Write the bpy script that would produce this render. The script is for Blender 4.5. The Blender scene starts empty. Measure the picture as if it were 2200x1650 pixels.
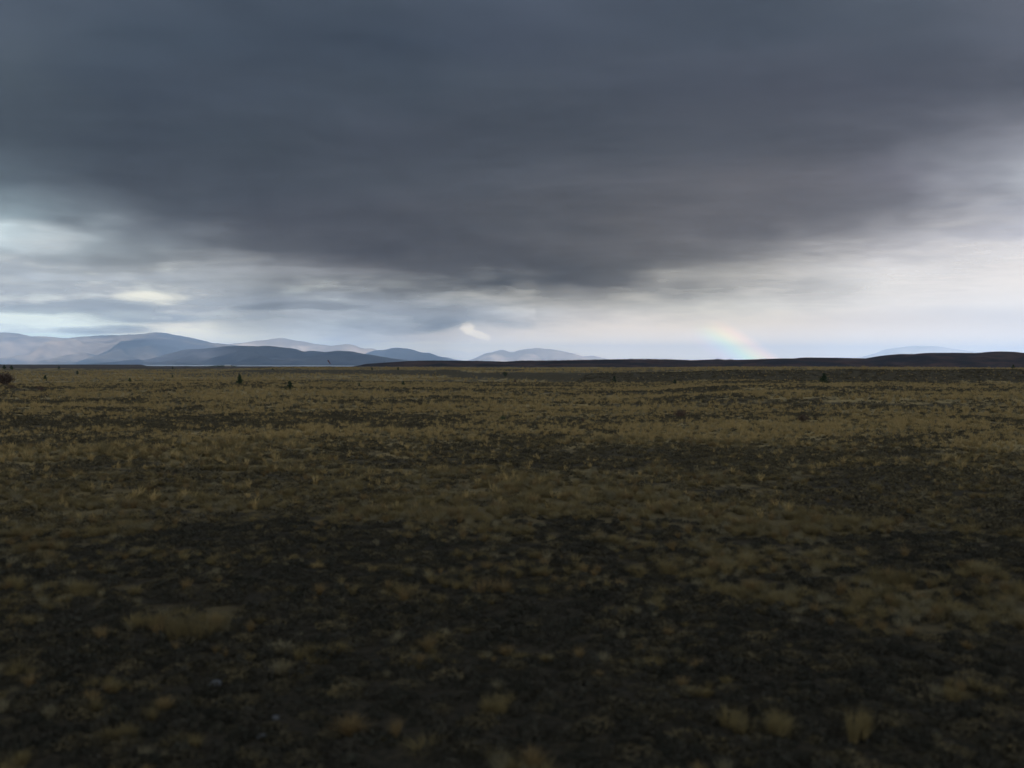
import bpy, bmesh, math, random
import numpy as np
from mathutils import Matrix, Vector
R = math.radians
random.seed(7)
S = bpy.context.scene
COL = S.collection

# ------------------------------------------------------------------ camera
CAM_H = 4.0
FPX = 2140.0                      # focal length in pixels of the 2200 px wide photograph
PITCH = math.atan((825 - 784.5) / FPX)
ROLL = R(0.2)
cam = bpy.data.cameras.new('camera')
cam.sensor_width = 36.0
cam.lens = 36.0 * FPX / 2200.0
cam.clip_start = 0.1
cam.clip_end = 400000
cam.dof.use_dof = True
cam.dof.focus_distance = 400.0
cam.dof.aperture_fstop = 0.75
co = bpy.data.objects.new('camera', cam)
COL.objects.link(co)
CM = Matrix.Rotation(math.pi / 2 - PITCH, 3, 'X') @ Matrix.Rotation(ROLL, 3, 'Z')
co.matrix_world = Matrix.Translation((0, 0, CAM_H)) @ CM.to_4x4()
S.camera = co
CMn = np.array(CM)

def ray(px, py):
    v = CM @ Vector(((px - 1100) / FPX, (825 - py) / FPX, -1.0))
    return v / v.y                                      # unit step along +Y

def to_px(X, Y, Z):
    P = np.stack([X, Y, Z - CAM_H], -1) @ CMn           # camera space
    d = np.maximum(-P[..., 2], 1e-3)
    return 1100 + FPX * P[..., 0] / d, 825 - FPX * P[..., 1] / d

# ------------------------------------------------------------------ sky, sun, exposure
SUN_EL, SUN_AZ = R(33.0), R(166.0)    # azimuth clockwise from +Y: sun stands behind the viewer
S.view_settings.view_transform = 'Standard'
S.view_settings.look = 'None'
S.view_settings.exposure = 0.35
S.view_settings.gamma = 1.0
S.cycles.volume_bounces = 1
S.cycles.max_bounces = 6
S.cycles.diffuse_bounces = 3
S.cycles.transparent_max_bounces = 12
S.cycles.sample_clamp_indirect = 4.0
S.cycles.use_denoising = True

sun = bpy.data.lights.new('sun', 'SUN')
sun.energy = 5.0
sun.angle = R(0.5)
sun.color = (1.0, 0.93, 0.84)
so = bpy.data.objects.new('sun', sun)
COL.objects.link(so)
sdir = Vector((math.sin(SUN_AZ) * math.cos(SUN_EL), math.cos(SUN_AZ) * math.cos(SUN_EL), math.sin(SUN_EL)))
so.rotation_euler = sdir.to_track_quat('Z', 'Y').to_euler()
so.location = (0, 0, 50)

def lin(c):
    return tuple(((x / 255) / 12.92 if x / 255 <= 0.04045 else ((x / 255 + 0.055) / 1.055) ** 2.4) for x in c)

class NT:
    """small helper for building node trees"""
    def __init__(s, t):
        s.t = t; t.nodes.clear()
    def n(s, kind, **kw):
        nd = s.t.nodes.new(kind)
        for k, v in kw.items():
            if k.startswith('i_'):
                nd.inputs[k[2:].replace('_', ' ')].default_value = v
            else:
                setattr(nd, k, v)
        return nd
    def l(s, a, b):
        s.t.links.new(a, b)
    def val(s, x, sock):
        if isinstance(x, (int, float)): sock.default_value = x
        elif isinstance(x, (tuple, list)): sock.default_value = tuple(x) if len(x) == len(sock.default_value) else tuple(x) + (1,)
        else: s.l(x, sock)
    def m(s, op, a, b=None, c=None, clamp=False):
        nd = s.t.nodes.new('ShaderNodeMath'); nd.operation = op; nd.use_clamp = clamp
        for i, x in enumerate((a, b, c)):
            if x is not None: s.val(x, nd.inputs[i])
        return nd.outputs[0]
    def vm(s, op, a, b=None):
        nd = s.t.nodes.new('ShaderNodeVectorMath'); nd.operation = op
        s.val(a, nd.inputs[0])
        if b is not None: s.val(b, nd.inputs[1])
        return nd.outputs['Value'] if op in ('DOT_PRODUCT', 'LENGTH') else nd.outputs['Vector']
    def mix(s, f, a, b, mode='MIX'):
        nd = s.t.nodes.new('ShaderNodeMix'); nd.data_type = 'RGBA'; nd.blend_type = mode
        s.val(f, nd.inputs[0]); s.val(a, nd.inputs[6]); s.val(b, nd.inputs[7])
        return nd.outputs[2]
    def ss(s, x, lo, hi, a=0.0, b=1.0):
        nd = s.t.nodes.new('ShaderNodeMapRange'); nd.interpolation_type = 'SMOOTHSTEP'
        s.val(x, nd.inputs[0]); s.val(lo, nd.inputs[1]); s.val(hi, nd.inputs[2]); s.val(a, nd.inputs[3]); s.val(b, nd.inputs[4])
        return nd.outputs[0]
    def noise(s, vec, scale, detail=4.0, rough=0.55, dist=0.0):
        nd = s.t.nodes.new('ShaderNodeTexNoise')
        s.l(vec, nd.inputs['Vector'])
        nd.inputs['Scale'].default_value = scale; nd.inputs['Detail'].default_value = detail
        nd.inputs['Roughness'].default_value = rough; nd.inputs['Distortion'].default_value = dist
        return nd.outputs['Fac']
    def ramp(s, f, stops):
        nd = s.t.nodes.new('ShaderNodeValToRGB')
        e = nd.color_ramp.elements
        while len(e) < len(stops): e.new(0.5)
        for k, (p, c) in enumerate(stops):
            e[k].position = p; e[k].color = tuple(c) + (1,)
        s.l(f, nd.inputs[0])
        return nd.outputs[0]

W = bpy.data.worlds.new('World')
S.world = W
W.use_nodes = True
w = NT(W.node_tree)
tc = w.n('ShaderNodeTexCoord')
sep = w.n('ShaderNodeSeparateXYZ'); w.l(tc.outputs['Generated'], sep.inputs[0])
X, Y, Z = sep.outputs
hor = w.m('SQRT', w.m('ADD', w.m('MULTIPLY', X, X), w.m('MULTIPLY', Y, Y)))
az = w.m('MULTIPLY', w.m('ARCTAN2', X, Y), 57.29578)           # degrees right of +Y
el = w.m('MULTIPLY', w.m('ARCTAN2', Z, hor), 57.29578)         # degrees above the horizon
def daz(px): return math.degrees(math.atan((px - 1100) / FPX))
def del_(px, py):
    v = ray(px, py); return math.degrees(math.atan2(v.z, math.hypot(v.x, 1)))
# soft, uneven outlines: coordinates pushed about by noise stretched along the horizon
cv = w.n('ShaderNodeCombineXYZ'); w.l(w.m('MULTIPLY', az, 0.4), cv.inputs[0]); w.l(w.m('MULTIPLY', el, 1.3), cv.inputs[1])
n1 = w.noise(cv.outputs[0], 0.55, 5, 0.58)
cv2 = w.n('ShaderNodeCombineXYZ'); w.l(w.m('MULTIPLY', az, 0.4), cv2.inputs[0]); w.l(w.m('MULTIPLY', el, 1.3), cv2.inputs[1]); cv2.inputs[2].default_value = 7.3
n2 = w.noise(cv2.outputs[0], 0.7, 5, 0.6)
azn = w.m('ADD', az, w.m('MULTIPLY', w.m('SUBTRACT', n1, 0.5), 3.0))
eln = w.m('ADD', el, w.m('MULTIPLY', w.m('SUBTRACT', n2, 0.5), 0.9))
def blob(px, py, sx, sy, soft=1.0, warp=True, slope=0.0):
    """an uneven soft patch of cloud round a direction: centre and half sizes"""
    a0, e0 = daz(px), del_(px, py)
    da = w.m('SUBTRACT', azn if warp else az, a0)
    de = w.m('SUBTRACT', eln if warp else el, e0)
    de = w.m('SUBTRACT', de, w.m('MULTIPLY', da, slope))
    q = w.m('ADD', w.m('POWER', w.m('ABSOLUTE', w.m('DIVIDE', da, sx / 37.4)), 2.0), w.m('POWER', w.m('ABSOLUTE', w.m('DIVIDE', de, sy / 37.4)), 2.0))
    return w.ss(q, 1 - 0.8 * soft, 1 + 1.2 * soft, 1.0, 0.0)
sky = w.n('ShaderNodeTexSky', sky_type='NISHITA', sun_disc=False, sun_elevation=SUN_EL, sun_rotation=SUN_AZ, altitude=500, air_density=1.0, dust_density=2.0)
c = w.vm('SCALE', sky.outputs[0]); c.node.inputs['Scale'].default_value = 0.10
# high thin overcast over the clear sky, brighter towards the horizon
high = w.ramp(w.m('DIVIDE', el, 40.0, clamp=True), [(0.0, lin((214, 217, 224))), (0.12, lin((206, 212, 220))), (0.35, lin((170, 180, 194))), (1.0, lin((120, 134, 155)))])
high = w.mix(w.m('MULTIPLY', w.ss(n1, 0.35, 0.65), 0.35), high, (0.62, 0.68, 0.72))
c = w.mix(0.88, c, high)
# broken stratus bank on the left, long and flat
left = w.m('MULTIPLY', w.ss(az, 2, -8), w.m('MULTIPLY', w.ss(el, 0.6, 1.4), w.ss(el, 7.5, 5.0)))
cv3 = w.n('ShaderNodeCombineXYZ'); w.l(w.m('MULTIPLY', az, 0.33), cv3.inputs[0]); w.l(w.m('ADD', w.m('MULTIPLY', el, 1.5), w.m('MULTIPLY', n1, 0.6)), cv3.inputs[1]); cv3.inputs[2].default_value = 3.1
n3 = w.noise(cv3.outputs[0], 1.1, 5, 0.55)
bank = w.ramp(n3, [(0.30, lin((208, 222, 224))), (0.44, lin((186, 193, 200))), (0.53, lin((150, 159, 172))), (0.64, lin((172, 178, 186))), (0.75, lin((224, 226, 214)))])
c = w.mix(w.m('MULTIPLY', left, 0.85), c, bank)
# right side: cream stratus, blue grey rain sky below it
c = w.mix(w.m('MULTIPLY', blob(1600, 640, 520, 75), 0.75), c, lin((214, 213, 206)))
c = w.mix(w.m('MULTIPLY', blob(2150, 560, 420, 130), 0.8), c, lin((220, 219, 224)))
c = w.mix(w.m('MULTIPLY', blob(1230, 730, 260, 60), 0.8), c, lin((222, 223, 230)))
c = w.mix(w.m('MULTIPLY', blob(1980, 735, 330, 55, 1.0), 0.8), c, lin((186, 191, 207)))
# left side: gaps and small far clouds
c = w.mix(w.m('MULTIPLY', blob(430, 718, 210, 22), 0.8), c, (0.95, 0.93, 0.80))
c = w.mix(w.m('MULTIPLY', blob(325, 641, 62, 13, .8, False), 0.9), c, (0.8, 0.83, 0.78))
c = w.mix(w.m('MULTIPLY', blob(90, 690, 160, 22, .8, False), 0.85), c, (0.82, 0.95, 0.95))
c = w.mix(w.m('MULTIPLY', blob(150, 727, 150, 10, .8, False), 0.85), c, (0.75, 0.95, 1.0))
c = w.mix(w.m('MULTIPLY', blob(580, 700, 130, 30), 0.6), c, lin((214, 216, 205)))
c = w.mix(w.m('MULTIPLY', blob(840, 690, 300, 50), 0.75), c, lin((160, 172, 190)))
c = w.mix(w.m('MULTIPLY', blob(1010, 748, 240, 13, 0.7), 0.75), c, lin((216, 220, 214)))
c = w.mix(w.m('MULTIPLY', blob(1020, 764, 90, 9, 0.6), 0.8), c, lin((160, 184, 212)))
cvf = w.n('ShaderNodeCombineXYZ'); w.l(az, cvf.inputs[0]); w.l(el, cvf.inputs[1]); cvf.inputs[2].default_value = 1.7
f1 = w.noise(cvf.outputs[0], 2.6, 4, 0.6); cvf.inputs[2].default_value = 1.7
azn, eln = w.m('ADD', az, w.m('MULTIPLY', w.m('SUBTRACT', f1, 0.5), 0.9)), w.m('ADD', el, w.m('MULTIPLY', w.m('SUBTRACT', f1, 0.5), -0.35))
c = w.mix(w.m('MULTIPLY', blob(1004, 705, 14, 13, 0.6, True, -0.2), 0.8), c, (0.97, 0.96, 0.93))
c = w.mix(w.m('MULTIPLY', blob(1028, 719, 25, 8, 0.6, True, -0.3), 0.8), c, (0.93, 0.93, 0.91))
c = w.mix(w.m('MULTIPLY', blob(130, 728, 90, 8, 0.5), 0.7), c, lin((205, 226, 226)))
# sunlit rain glow low on the right
c = w.mix(w.m('MULTIPLY', blob(1620, 765, 700, 75, 1.0, False), 0.65), c, (0.92, 0.78, 0.62))
# rainbow: 42 degrees round the point opposite the sun
cosa = w.vm('DOT_PRODUCT', tc.outputs['Generated'], tuple(-sdir))
ang = w.m('MULTIPLY', w.m('ARCCOSINE', cosa), 57.29578)
t = w.m('DIVIDE', w.m('SUBTRACT', ang, 41.1), 2.2, clamp=True)
t = w.m('ADD', t, 0.0)
bow = w.ramp(t, [(0.0, (0, 0, 0)), (0.18, (0.02, 0.01, 0.06)), (0.34, (0.0, 0.07, 0.12)), (0.50, (0.02, 0.14, 0.06)), (0.66, (0.15, 0.14, 0.0)), (0.82, (0.16, 0.06, 0.01)), (1.0, (0, 0, 0))])
bm_ = w.m('MULTIPLY', blob(1620, 778, 125, 78, 1.0, False), w.ss(az, 5, 9))
bscale = w.vm('SCALE', bow); w.l(w.m('MULTIPLY', bm_, w.ss(el, -0.2, 2.8, 3.1, 1.2)), bscale.node.inputs['Scale'])
c = w.mix(1.0, c, bscale, 'ADD')
# the open sky on the sun's side, behind the viewer, is raised to light the foreground
sunny = w.vm('DOT_PRODUCT', tc.outputs['Generated'], tuple(sdir))
bs = w.vm('SCALE', w.vm('MULTIPLY', c, (1.25, 1.16, 1.03))); w.l(w.m('MULTIPLY', w.m('MULTIPLY', w.ss(sunny, -0.1, 1.0, 1.0, 3.0), w.ss(el, 0.3, 2.6, 1.7, 1.0)), w.ss(el, 0.5, 6.0, 1.38, 1.08)), bs.node.inputs['Scale']); c = bs
bg = w.n('ShaderNodeBackground'); w.l(c, bg.inputs[0]); bg.inputs[1].default_value = 1.0
wo = w.n('ShaderNodeOutputWorld'); w.l(bg.outputs[0], wo.inputs[0])

# ------------------------------------------------------------------ helpers
def mat(name):
    m_ = bpy.data.materials.new(name); m_.use_nodes = True
    return m_, NT(m_.node_tree)

def mesh_np(name, V, F, mats=(), smooth=True, attrs=None):
    me = bpy.data.meshes.new(name)
    V = np.asarray(V, np.float32); F = np.asarray(F, np.int32)
    me.vertices.add(len(V)); me.vertices.foreach_set('co', V.ravel())
    k = F.shape[1]
    me.loops.add(F.size); me.loops.foreach_set('vertex_index', F.ravel())
    me.polygons.add(len(F)); me.polygons.foreach_set('loop_start', np.arange(0, F.size, k, dtype=np.int32))
    me.polygons.foreach_set('loop_total', np.full(len(F), k, np.int32))
    me.polygons.foreach_set('use_smooth', np.full(len(F), smooth))
    for m_ in mats: me.materials.append(m_)
    for an, (ty, arr) in (attrs or {}).items():
        a = me.attributes.new(an, ty, 'POINT')
        a.data.foreach_set('value' if ty in ('FLOAT', 'INT') else ('color' if ty == 'FLOAT_COLOR' else 'vector'), np.asarray(arr, np.int32 if ty == 'INT' else np.float32).ravel())
    me.update(calc_edges=True)
    return me

def link(name, me, parent=None, loc=None, label=None, cat=None, group=None, kind=None):
    o = bpy.data.objects.new(name, me); COL.objects.link(o)
    if parent is not None: o.parent = parent
    if loc is not None: o.location = loc
    if label: o['label'] = label
    if cat: o['category'] = cat
    if group: o['group'] = group
    if kind: o['kind'] = kind
    return o

def grid_faces(nr, nc, wrap=False):
    i, j = np.meshgrid(np.arange(nr - 1), np.arange(nc if wrap else nc - 1), indexing='ij')
    j2 = (j + 1) % nc
    return np.stack([i * nc + j, i * nc + j2, (i + 1) * nc + j2, (i + 1) * nc + j], -1).reshape(-1, 4)

def hash2(ix, iy, seed):
    h = (ix.astype(np.int64) * 374761393 + iy.astype(np.int64) * 668265263 + seed * 982451653) & 0xffffffff
    h = ((h ^ (h >> 13)) * 1274126177) & 0xffffffff
    return ((h ^ (h >> 16)) & 0xffffff) / float(0xffffff)
def vnoise(x, y, seed=0):
    ix, iy = np.floor(x), np.floor(y)
    fx, fy = x - ix, y - iy
    ux, uy = fx * fx * fx * (fx * (fx * 6 - 15) + 10), fy * fy * fy * (fy * (fy * 6 - 15) + 10)
    a, b = hash2(ix, iy, seed), hash2(ix + 1, iy, seed)
    c_, d = hash2(ix, iy + 1, seed), hash2(ix + 1, iy + 1, seed)
    return (a + (b - a) * ux) * (1 - uy) + (c_ + (d - c_) * ux) * uy
def fbm(x, y, seed=0, oct=4, gain=0.5):
    s_, a, t_ = 0, 1, 0
    for k in range(oct):
        s_ = s_ + a * vnoise(x * 2 ** k + 13.7 * k, y * 2 ** k - 9.1 * k, seed + k); t_ += a; a *= gain
    return s_ / t_
def sm(x, lo, hi):
    t_ = np.clip((x - lo) / (hi - lo), 0, 1); return t_ * t_ * (3 - 2 * t_)

# ------------------------------------------------------------------ terrain height
def line_y(x, pts):
    """distance line given by (pixel column, distance); x in metres at that distance"""
    xs = [ray(p, 800).x * d for p, d in pts]; ds = [d for p, d in pts]
    return np.interp(x, xs, ds)
def riser(x, y):
    xs = x / np.maximum(y, 1)
    L1 = line_y(x, [(300, 520), (600, 430), (900, 360), (1120, 260), (1300, 218), (1800, 205), (2300, 190)]) + (fbm(x / 40, y / 90, 41) - .5) * 22
    h1 = np.interp(xs, [ray(p, 800).x for p in (200, 480, 620, 900, 1150, 1400, 2300)], [0, 0.3, 1.7, 1.9, 2.1, 2.3, 2.35])
    return L1, h1, xs
def terrain(x, y):
    r = np.hypot(x, y)
    z = (fbm(x / 9, y / 9, 3) - 0.5) * 0.35
    z = z + (fbm(x / 55, y / 26, 11) - 0.5) * 1.3 * sm(r, 15, 70)
    z = z + (fbm(x / 260, y / 90, 21) - 0.5) * 1.6 * sm(r, 150, 300) * (1 - sm(r, 700, 1200))
    # low terrace step on the right at about 90 m
    L2 = line_y(x, [(1350, 105), (1560, 97), (1900, 92), (2300, 88)]) + (fbm(x / 14, y / 14, 31) - .5) * 6
    xs = x / np.maximum(y, 1)
    z = z + 0.62 * sm(y - L2, 0, 7) * sm(xs, 0.12, 0.24)
    # the long dark terrace riser
    L1, h1, xs = riser(x, y)
    z = z + h1 * sm(y - L1, 0, 17)
    # far away: lower plain that falls towards the lake
    far = sm(y, 900, 5000)
    z = z * (1 - sm(y, 1100, 2200)) + (-12.0) * far * 1.0 + 0.9 * (fbm(x / 700, y / 300, 51) - .3) * sm(y, 900, 1600) * (1 - sm(y, 4500, 6500))
    # a far flat terrace at left
    z = z + 3.6 * sm(y + 0.25 * x, 1500, 1640) * (1 - sm(y, 3600, 4200)) * sm(-xs, -ray(325, 788).x, -ray(300, 788).x)
    # lake bed
    z = z - 3.0 * sm(y, 7800, 8200) * (1 - sm(y, 24000, 25000)) * (1 - sm(x, 1500, 2500))
    # small quiet area under and behind the viewer
    return z
def ground_at(px, py, dmax=3000):
    """where the ray through a pixel meets the ground"""
    v = ray(px, py)
    ds = np.geomspace(5, dmax, 6000)
    zz = terrain(v.x * ds, ds)
    below = (CAM_H + v.z * ds) < zz
    k = int(np.argmax(below)) if below.any() else len(ds) - 1
    d = ds[k]
    return v.x * d, d, float(zz[k])

def gz(x, y):
    return float(terrain(np.array([x]), np.array([y]))[0])

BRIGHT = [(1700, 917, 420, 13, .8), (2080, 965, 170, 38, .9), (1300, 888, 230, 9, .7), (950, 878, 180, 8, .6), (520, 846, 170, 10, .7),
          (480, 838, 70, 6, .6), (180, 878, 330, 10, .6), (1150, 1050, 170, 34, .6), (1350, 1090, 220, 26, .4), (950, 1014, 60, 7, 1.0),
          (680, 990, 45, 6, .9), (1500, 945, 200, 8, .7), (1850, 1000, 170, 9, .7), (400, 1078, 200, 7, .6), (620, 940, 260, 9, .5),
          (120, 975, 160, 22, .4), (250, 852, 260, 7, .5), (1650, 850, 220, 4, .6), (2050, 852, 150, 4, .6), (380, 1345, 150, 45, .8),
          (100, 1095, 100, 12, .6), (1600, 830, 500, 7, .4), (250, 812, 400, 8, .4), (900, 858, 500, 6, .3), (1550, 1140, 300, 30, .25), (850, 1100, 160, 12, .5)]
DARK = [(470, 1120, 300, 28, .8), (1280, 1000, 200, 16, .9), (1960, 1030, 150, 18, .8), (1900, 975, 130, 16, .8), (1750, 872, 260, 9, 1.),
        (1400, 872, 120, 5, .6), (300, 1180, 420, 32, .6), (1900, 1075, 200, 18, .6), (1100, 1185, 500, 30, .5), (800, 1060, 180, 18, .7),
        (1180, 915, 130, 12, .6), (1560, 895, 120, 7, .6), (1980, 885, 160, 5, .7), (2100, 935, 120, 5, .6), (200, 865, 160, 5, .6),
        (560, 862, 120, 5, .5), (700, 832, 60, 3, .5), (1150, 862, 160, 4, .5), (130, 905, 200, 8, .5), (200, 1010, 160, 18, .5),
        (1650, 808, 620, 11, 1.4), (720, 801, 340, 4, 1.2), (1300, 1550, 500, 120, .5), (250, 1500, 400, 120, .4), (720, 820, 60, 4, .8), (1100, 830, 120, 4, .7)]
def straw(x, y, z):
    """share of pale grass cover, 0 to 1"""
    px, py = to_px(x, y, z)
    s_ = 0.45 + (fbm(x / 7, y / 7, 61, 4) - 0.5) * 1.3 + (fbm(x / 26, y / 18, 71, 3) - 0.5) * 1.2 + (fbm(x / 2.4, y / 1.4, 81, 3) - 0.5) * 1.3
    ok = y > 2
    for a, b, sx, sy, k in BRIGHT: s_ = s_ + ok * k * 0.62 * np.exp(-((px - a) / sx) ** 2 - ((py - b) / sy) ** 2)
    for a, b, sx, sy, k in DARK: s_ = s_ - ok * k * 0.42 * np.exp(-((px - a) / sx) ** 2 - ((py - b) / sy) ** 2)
    r = np.hypot(x, y)
    s_ = s_ - 0.10 * (1 - sm(r, 11, 30))
    s_ = s_ * (1 - 0.9 * sm(r, 820, 1000))
    L1, h1, xs = riser(x, y)
    d = y - L1
    s_ = s_ * (1 - 0.95 * sm(d, 2, 6) * (1 - sm(d, 15, 20)) * np.clip(h1 / 1.9, 0, 1)) + 0.35 * sm(d, 17, 22) * (1 - sm(d, 40, 80)) * np.clip(h1 / 1.9, 0, 1)
    return np.clip(s_, 0.06, 1)

# ------------------------------------------------------------------ ground
def build_ground():
    naz_f, rows = 640, 640
    a = np.concatenate([np.linspace(-38, 38, naz_f), np.linspace(41, 319, 70)]) * math.pi / 180
    r = np.geomspace(1.2, 59500, rows)
    A, RR = np.meshgrid(a, r)
    X_, Y_ = RR * np.sin(A), RR * np.cos(A)
    Z_ = terrain(X_, Y_)
    # behind the viewer plain flat land
    Z_ = np.where(Y_ < 0, (fbm(X_ / 9, Y_ / 9, 3) - 0.5) * 0.35, Z_)
    st = straw(X_, Y_, Z_)
    V = np.stack([X_, Y_, Z_], -1).reshape(-1, 3)
    F = grid_faces(rows, len(a), wrap=True)
    # close the middle
    nv = len(V); V = np.vstack([V, [[0, 0, 0]]])
    st = np.append(st.ravel(), 0.3)
    tri = np.array([[nv, (j + 1) % len(a), j, j] for j in range(len(a))])
    me = mesh_np('ground', V, F[:, ::-1], [ground_mat()], True, {'straw': ('FLOAT', st)})
    return link('ground', me, kind='structure')

def ground_mat():
    m_, g = mat('dry_grassland')
    geo = g.n('ShaderNodeNewGeometry'); P = geo.outputs['Position']
    at = g.n('ShaderNodeAttribute', attribute_name='straw')
    dist = g.vm('LENGTH', P)
    fine = g.noise(P, 9.0, 4, 0.65)
    clump = g.noise(P, 2.6, 4, 0.62)
    mid = g.noise(P, 0.42, 5, 0.6)
    big = g.noise(P, 0.05, 4, 0.55)
    # value of cover: attribute plus tuft sized mottling
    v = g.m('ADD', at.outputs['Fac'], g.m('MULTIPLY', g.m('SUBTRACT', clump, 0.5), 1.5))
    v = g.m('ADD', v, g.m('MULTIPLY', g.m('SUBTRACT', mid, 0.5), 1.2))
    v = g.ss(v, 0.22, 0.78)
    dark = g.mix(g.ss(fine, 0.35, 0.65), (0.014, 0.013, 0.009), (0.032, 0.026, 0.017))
    dark = g.mix(g.m('MULTIPLY', g.ss(dist, 20, 60), 0.8), dark, g.mix(g.ss(fine, 0.35, 0.65), (0.036, 0.031, 0.021), (0.085, 0.070, 0.042)))  # soil colour darkens towards the viewer, foreground falloff painted in
    pale = g.mix(g.ss(mid, 0.35, 0.65), (0.235, 0.184, 0.088), (0.30, 0.226, 0.105))
    pale = g.mix(g.ss(fine, 0.4, 0.7), pale, (0.12, 0.098, 0.05))
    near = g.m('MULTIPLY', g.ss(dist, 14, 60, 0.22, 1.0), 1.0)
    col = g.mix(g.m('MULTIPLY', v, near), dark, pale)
    scrub = g.mix(g.ss(big, 0.4, 0.6), (0.050, 0.040, 0.038), (0.085, 0.066, 0.058))
    col = g.mix(g.ss(dist, 820, 1000), col, scrub)
    b = g.n('ShaderNodeBsdfPrincipled'); g.l(col, b.inputs['Base Color']); b.inputs['Roughness'].default_value = 0.95
    b.inputs['Specular IOR Level'].default_value = 0.1
    bp = g.n('ShaderNodeBump'); bp.inputs['Strength'].default_value = 0.8; bp.inputs['Distance'].default_value = 0.12
    g.l(g.m('ADD', clump, g.m('MULTIPLY', fine, 0.4)), bp.inputs['Height']); g.l(bp.outputs[0], b.inputs['Normal'])
    o = g.n('ShaderNodeOutputMaterial'); g.l(b.outputs[0], o.inputs[0])
    return m_
build_ground()

# lake: a real sheet of rippled water in the lower plain
def build_lake():
    m_, g = mat('lake_water')
    b = g.n('ShaderNodeBsdfPrincipled'); b.inputs['Base Color'].default_value = (0.10, 0.17, 0.19, 1); b.inputs['Roughness'].default_value = 0.12
    geo = g.n('ShaderNodeNewGeometry')
    bp = g.n('ShaderNodeBump'); bp.inputs['Strength'].default_value = 0.3; bp.inputs['Distance'].default_value = 0.2
    g.l(g.noise(geo.outputs['Position'], 0.3, 3), bp.inputs['Height']); g.l(bp.outputs[0], b.inputs['Normal'])
    o = g.n('ShaderNodeOutputMaterial'); g.l(b.outputs[0], o.inputs[0])
    n = 40
    xs = np.linspace(-24000, 2200, n)
    near = 8100 + (fbm(xs / 2000, xs * 0, 5) - .5) * 500
    V = np.concatenate([np.stack([xs, near, np.full(n, -12.6)], -1), np.stack([xs, np.full(n, 24500), np.full(n, -12.6)], -1)])
    link('lake', mesh_np('lake', V, grid_faces(2, n)[:, ::-1] if False else grid_faces(2, n), [m_], True), kind='structure')
build_lake()

# ------------------------------------------------------------------ hills and mountain ranges
def range_mat(name, low, high, sc, snow=None):
    m_, g = mat(name)
    geo = g.n('ShaderNodeNewGeometry')
    a = g.noise(geo.outputs['Position'], sc, 5, 0.6)
    b2 = g.noise(geo.outputs['Position'], sc * 3.3, 4, 0.6)
    col = g.mix(g.ss(a, 0.38, 0.62), low, high)
    col = g.mix(g.m('MULTIPLY', g.ss(b2, 0.4, 0.7), 0.5), col, tuple(x * 0.6 for x in low))
    b = g.n('ShaderNodeBsdfDiffuse'); g.l(col, b.inputs[0])
    o = g.n('ShaderNodeOutputMaterial'); g.l(b.outputs[0], o.inputs[0])
    return m_

def build_range(name, pts, D, depth, base, mt, seed, rough=0.16, spur=2200., kind='structure', step=4, nv=46, jag=0.0, ridge_v=0.6):
    """a range with the skyline given by (pixel column, pixel row) at distance D, a front slope with spurs and a back slope"""
    xs_px = np.arange(pts[0][0], pts[-1][0] + step, step)
    ys_px = np.interp(xs_px, [p[0] for p in pts], [p[1] for p in pts])
    k = np.array([.25, .5, .25]); ys_s = np.convolve(np.pad(ys_px, 1, mode='edge'), k, 'valid')
    R_ = [ray(a, b) for a, b in zip(xs_px, ys_s)]
    xr = np.array([v.x * D for v in R_]); zr = np.array([CAM_H + v.z * D for v in R_])
    if jag: zr = zr + (fbm(xr / (spur * .25), xr * 0, seed + 5, 4) - .5) * jag
    v = np.linspace(0, 1, nv)
    prof = np.where(v < ridge_v, np.sin((v / ridge_v) * math.pi / 2) ** 1.5, np.cos((v - ridge_v) / (1 - ridge_v) * math.pi / 2) ** 1.2)
    XX, VV = np.meshgrid(xr, v); ZR = np.tile(np.maximum(zr - base, 0), (nv, 1)); PR = np.tile(prof[:, None], (1, len(xr)))
    YY = D + (VV - ridge_v) * depth
    n = fbm(XX / spur + .3 * fbm(XX / spur, YY / spur, seed + 9), YY / (spur * 2.2), seed, 5, 0.55)
    ridg = 1 - np.abs(2 * n - 1) * 2
    env = PR * (1 - PR) * 4
    ZZ = base + ZR * PR + ridg * env * ZR * rough - env * ZR * rough
    YY = YY + (fbm(XX / spur, VV * 2, seed + 3) - .5) * depth * .25 * (1 - PR)
    V = np.stack([XX, YY, ZZ], -1).reshape(-1, 3)
    return link(name, mesh_np(name, V, grid_faces(nv, len(xr)), [mt], True), kind=kind)

m_far = range_mat('tawny_sun_patched_grass', (0.055, 0.06, 0.085), (0.32, 0.25, 0.20), 0.00042)  # tawny grass patches also stand in for sun on the slopes
m_faint = range_mat('haze_faded_hill', (0.55, 0.49, 0.43), (0.72, 0.64, 0.57), 0.0004)  # near white base colour stands in for fading in rain haze
m_blue = range_mat('hazy_blue_scrub', (0.040, 0.052, 0.085), (0.095, 0.10, 0.125), 0.0006)  # scrub colour tinted with the blue of distant haze
m_pale = range_mat('sunlit_pale_hill', (0.26, 0.21, 0.17), (0.62, 0.48, 0.38), 0.0004)  # base colour raised so the slopes look sunlit
build_range('mountains', [(-520, 735), (-300, 722), (-150, 716), (0, 714), (25, 715), (50, 722), (60, 724), (95, 722), (130, 727), (170, 728), (185, 724), (215, 722), (300, 718), (345, 714), (375, 719), (420, 727), (450, 736), (475, 738), (520, 744), (600, 765), (680, 784)],
            34000, 15000, -12, m_far, 101, 0.7, 2500., jag=60)
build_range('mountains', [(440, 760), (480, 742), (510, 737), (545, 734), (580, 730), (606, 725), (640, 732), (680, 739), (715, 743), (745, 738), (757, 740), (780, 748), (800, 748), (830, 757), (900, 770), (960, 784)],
            46000, 12000, -12, m_pale, 131, 0.8, 2600., jag=90)
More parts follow.
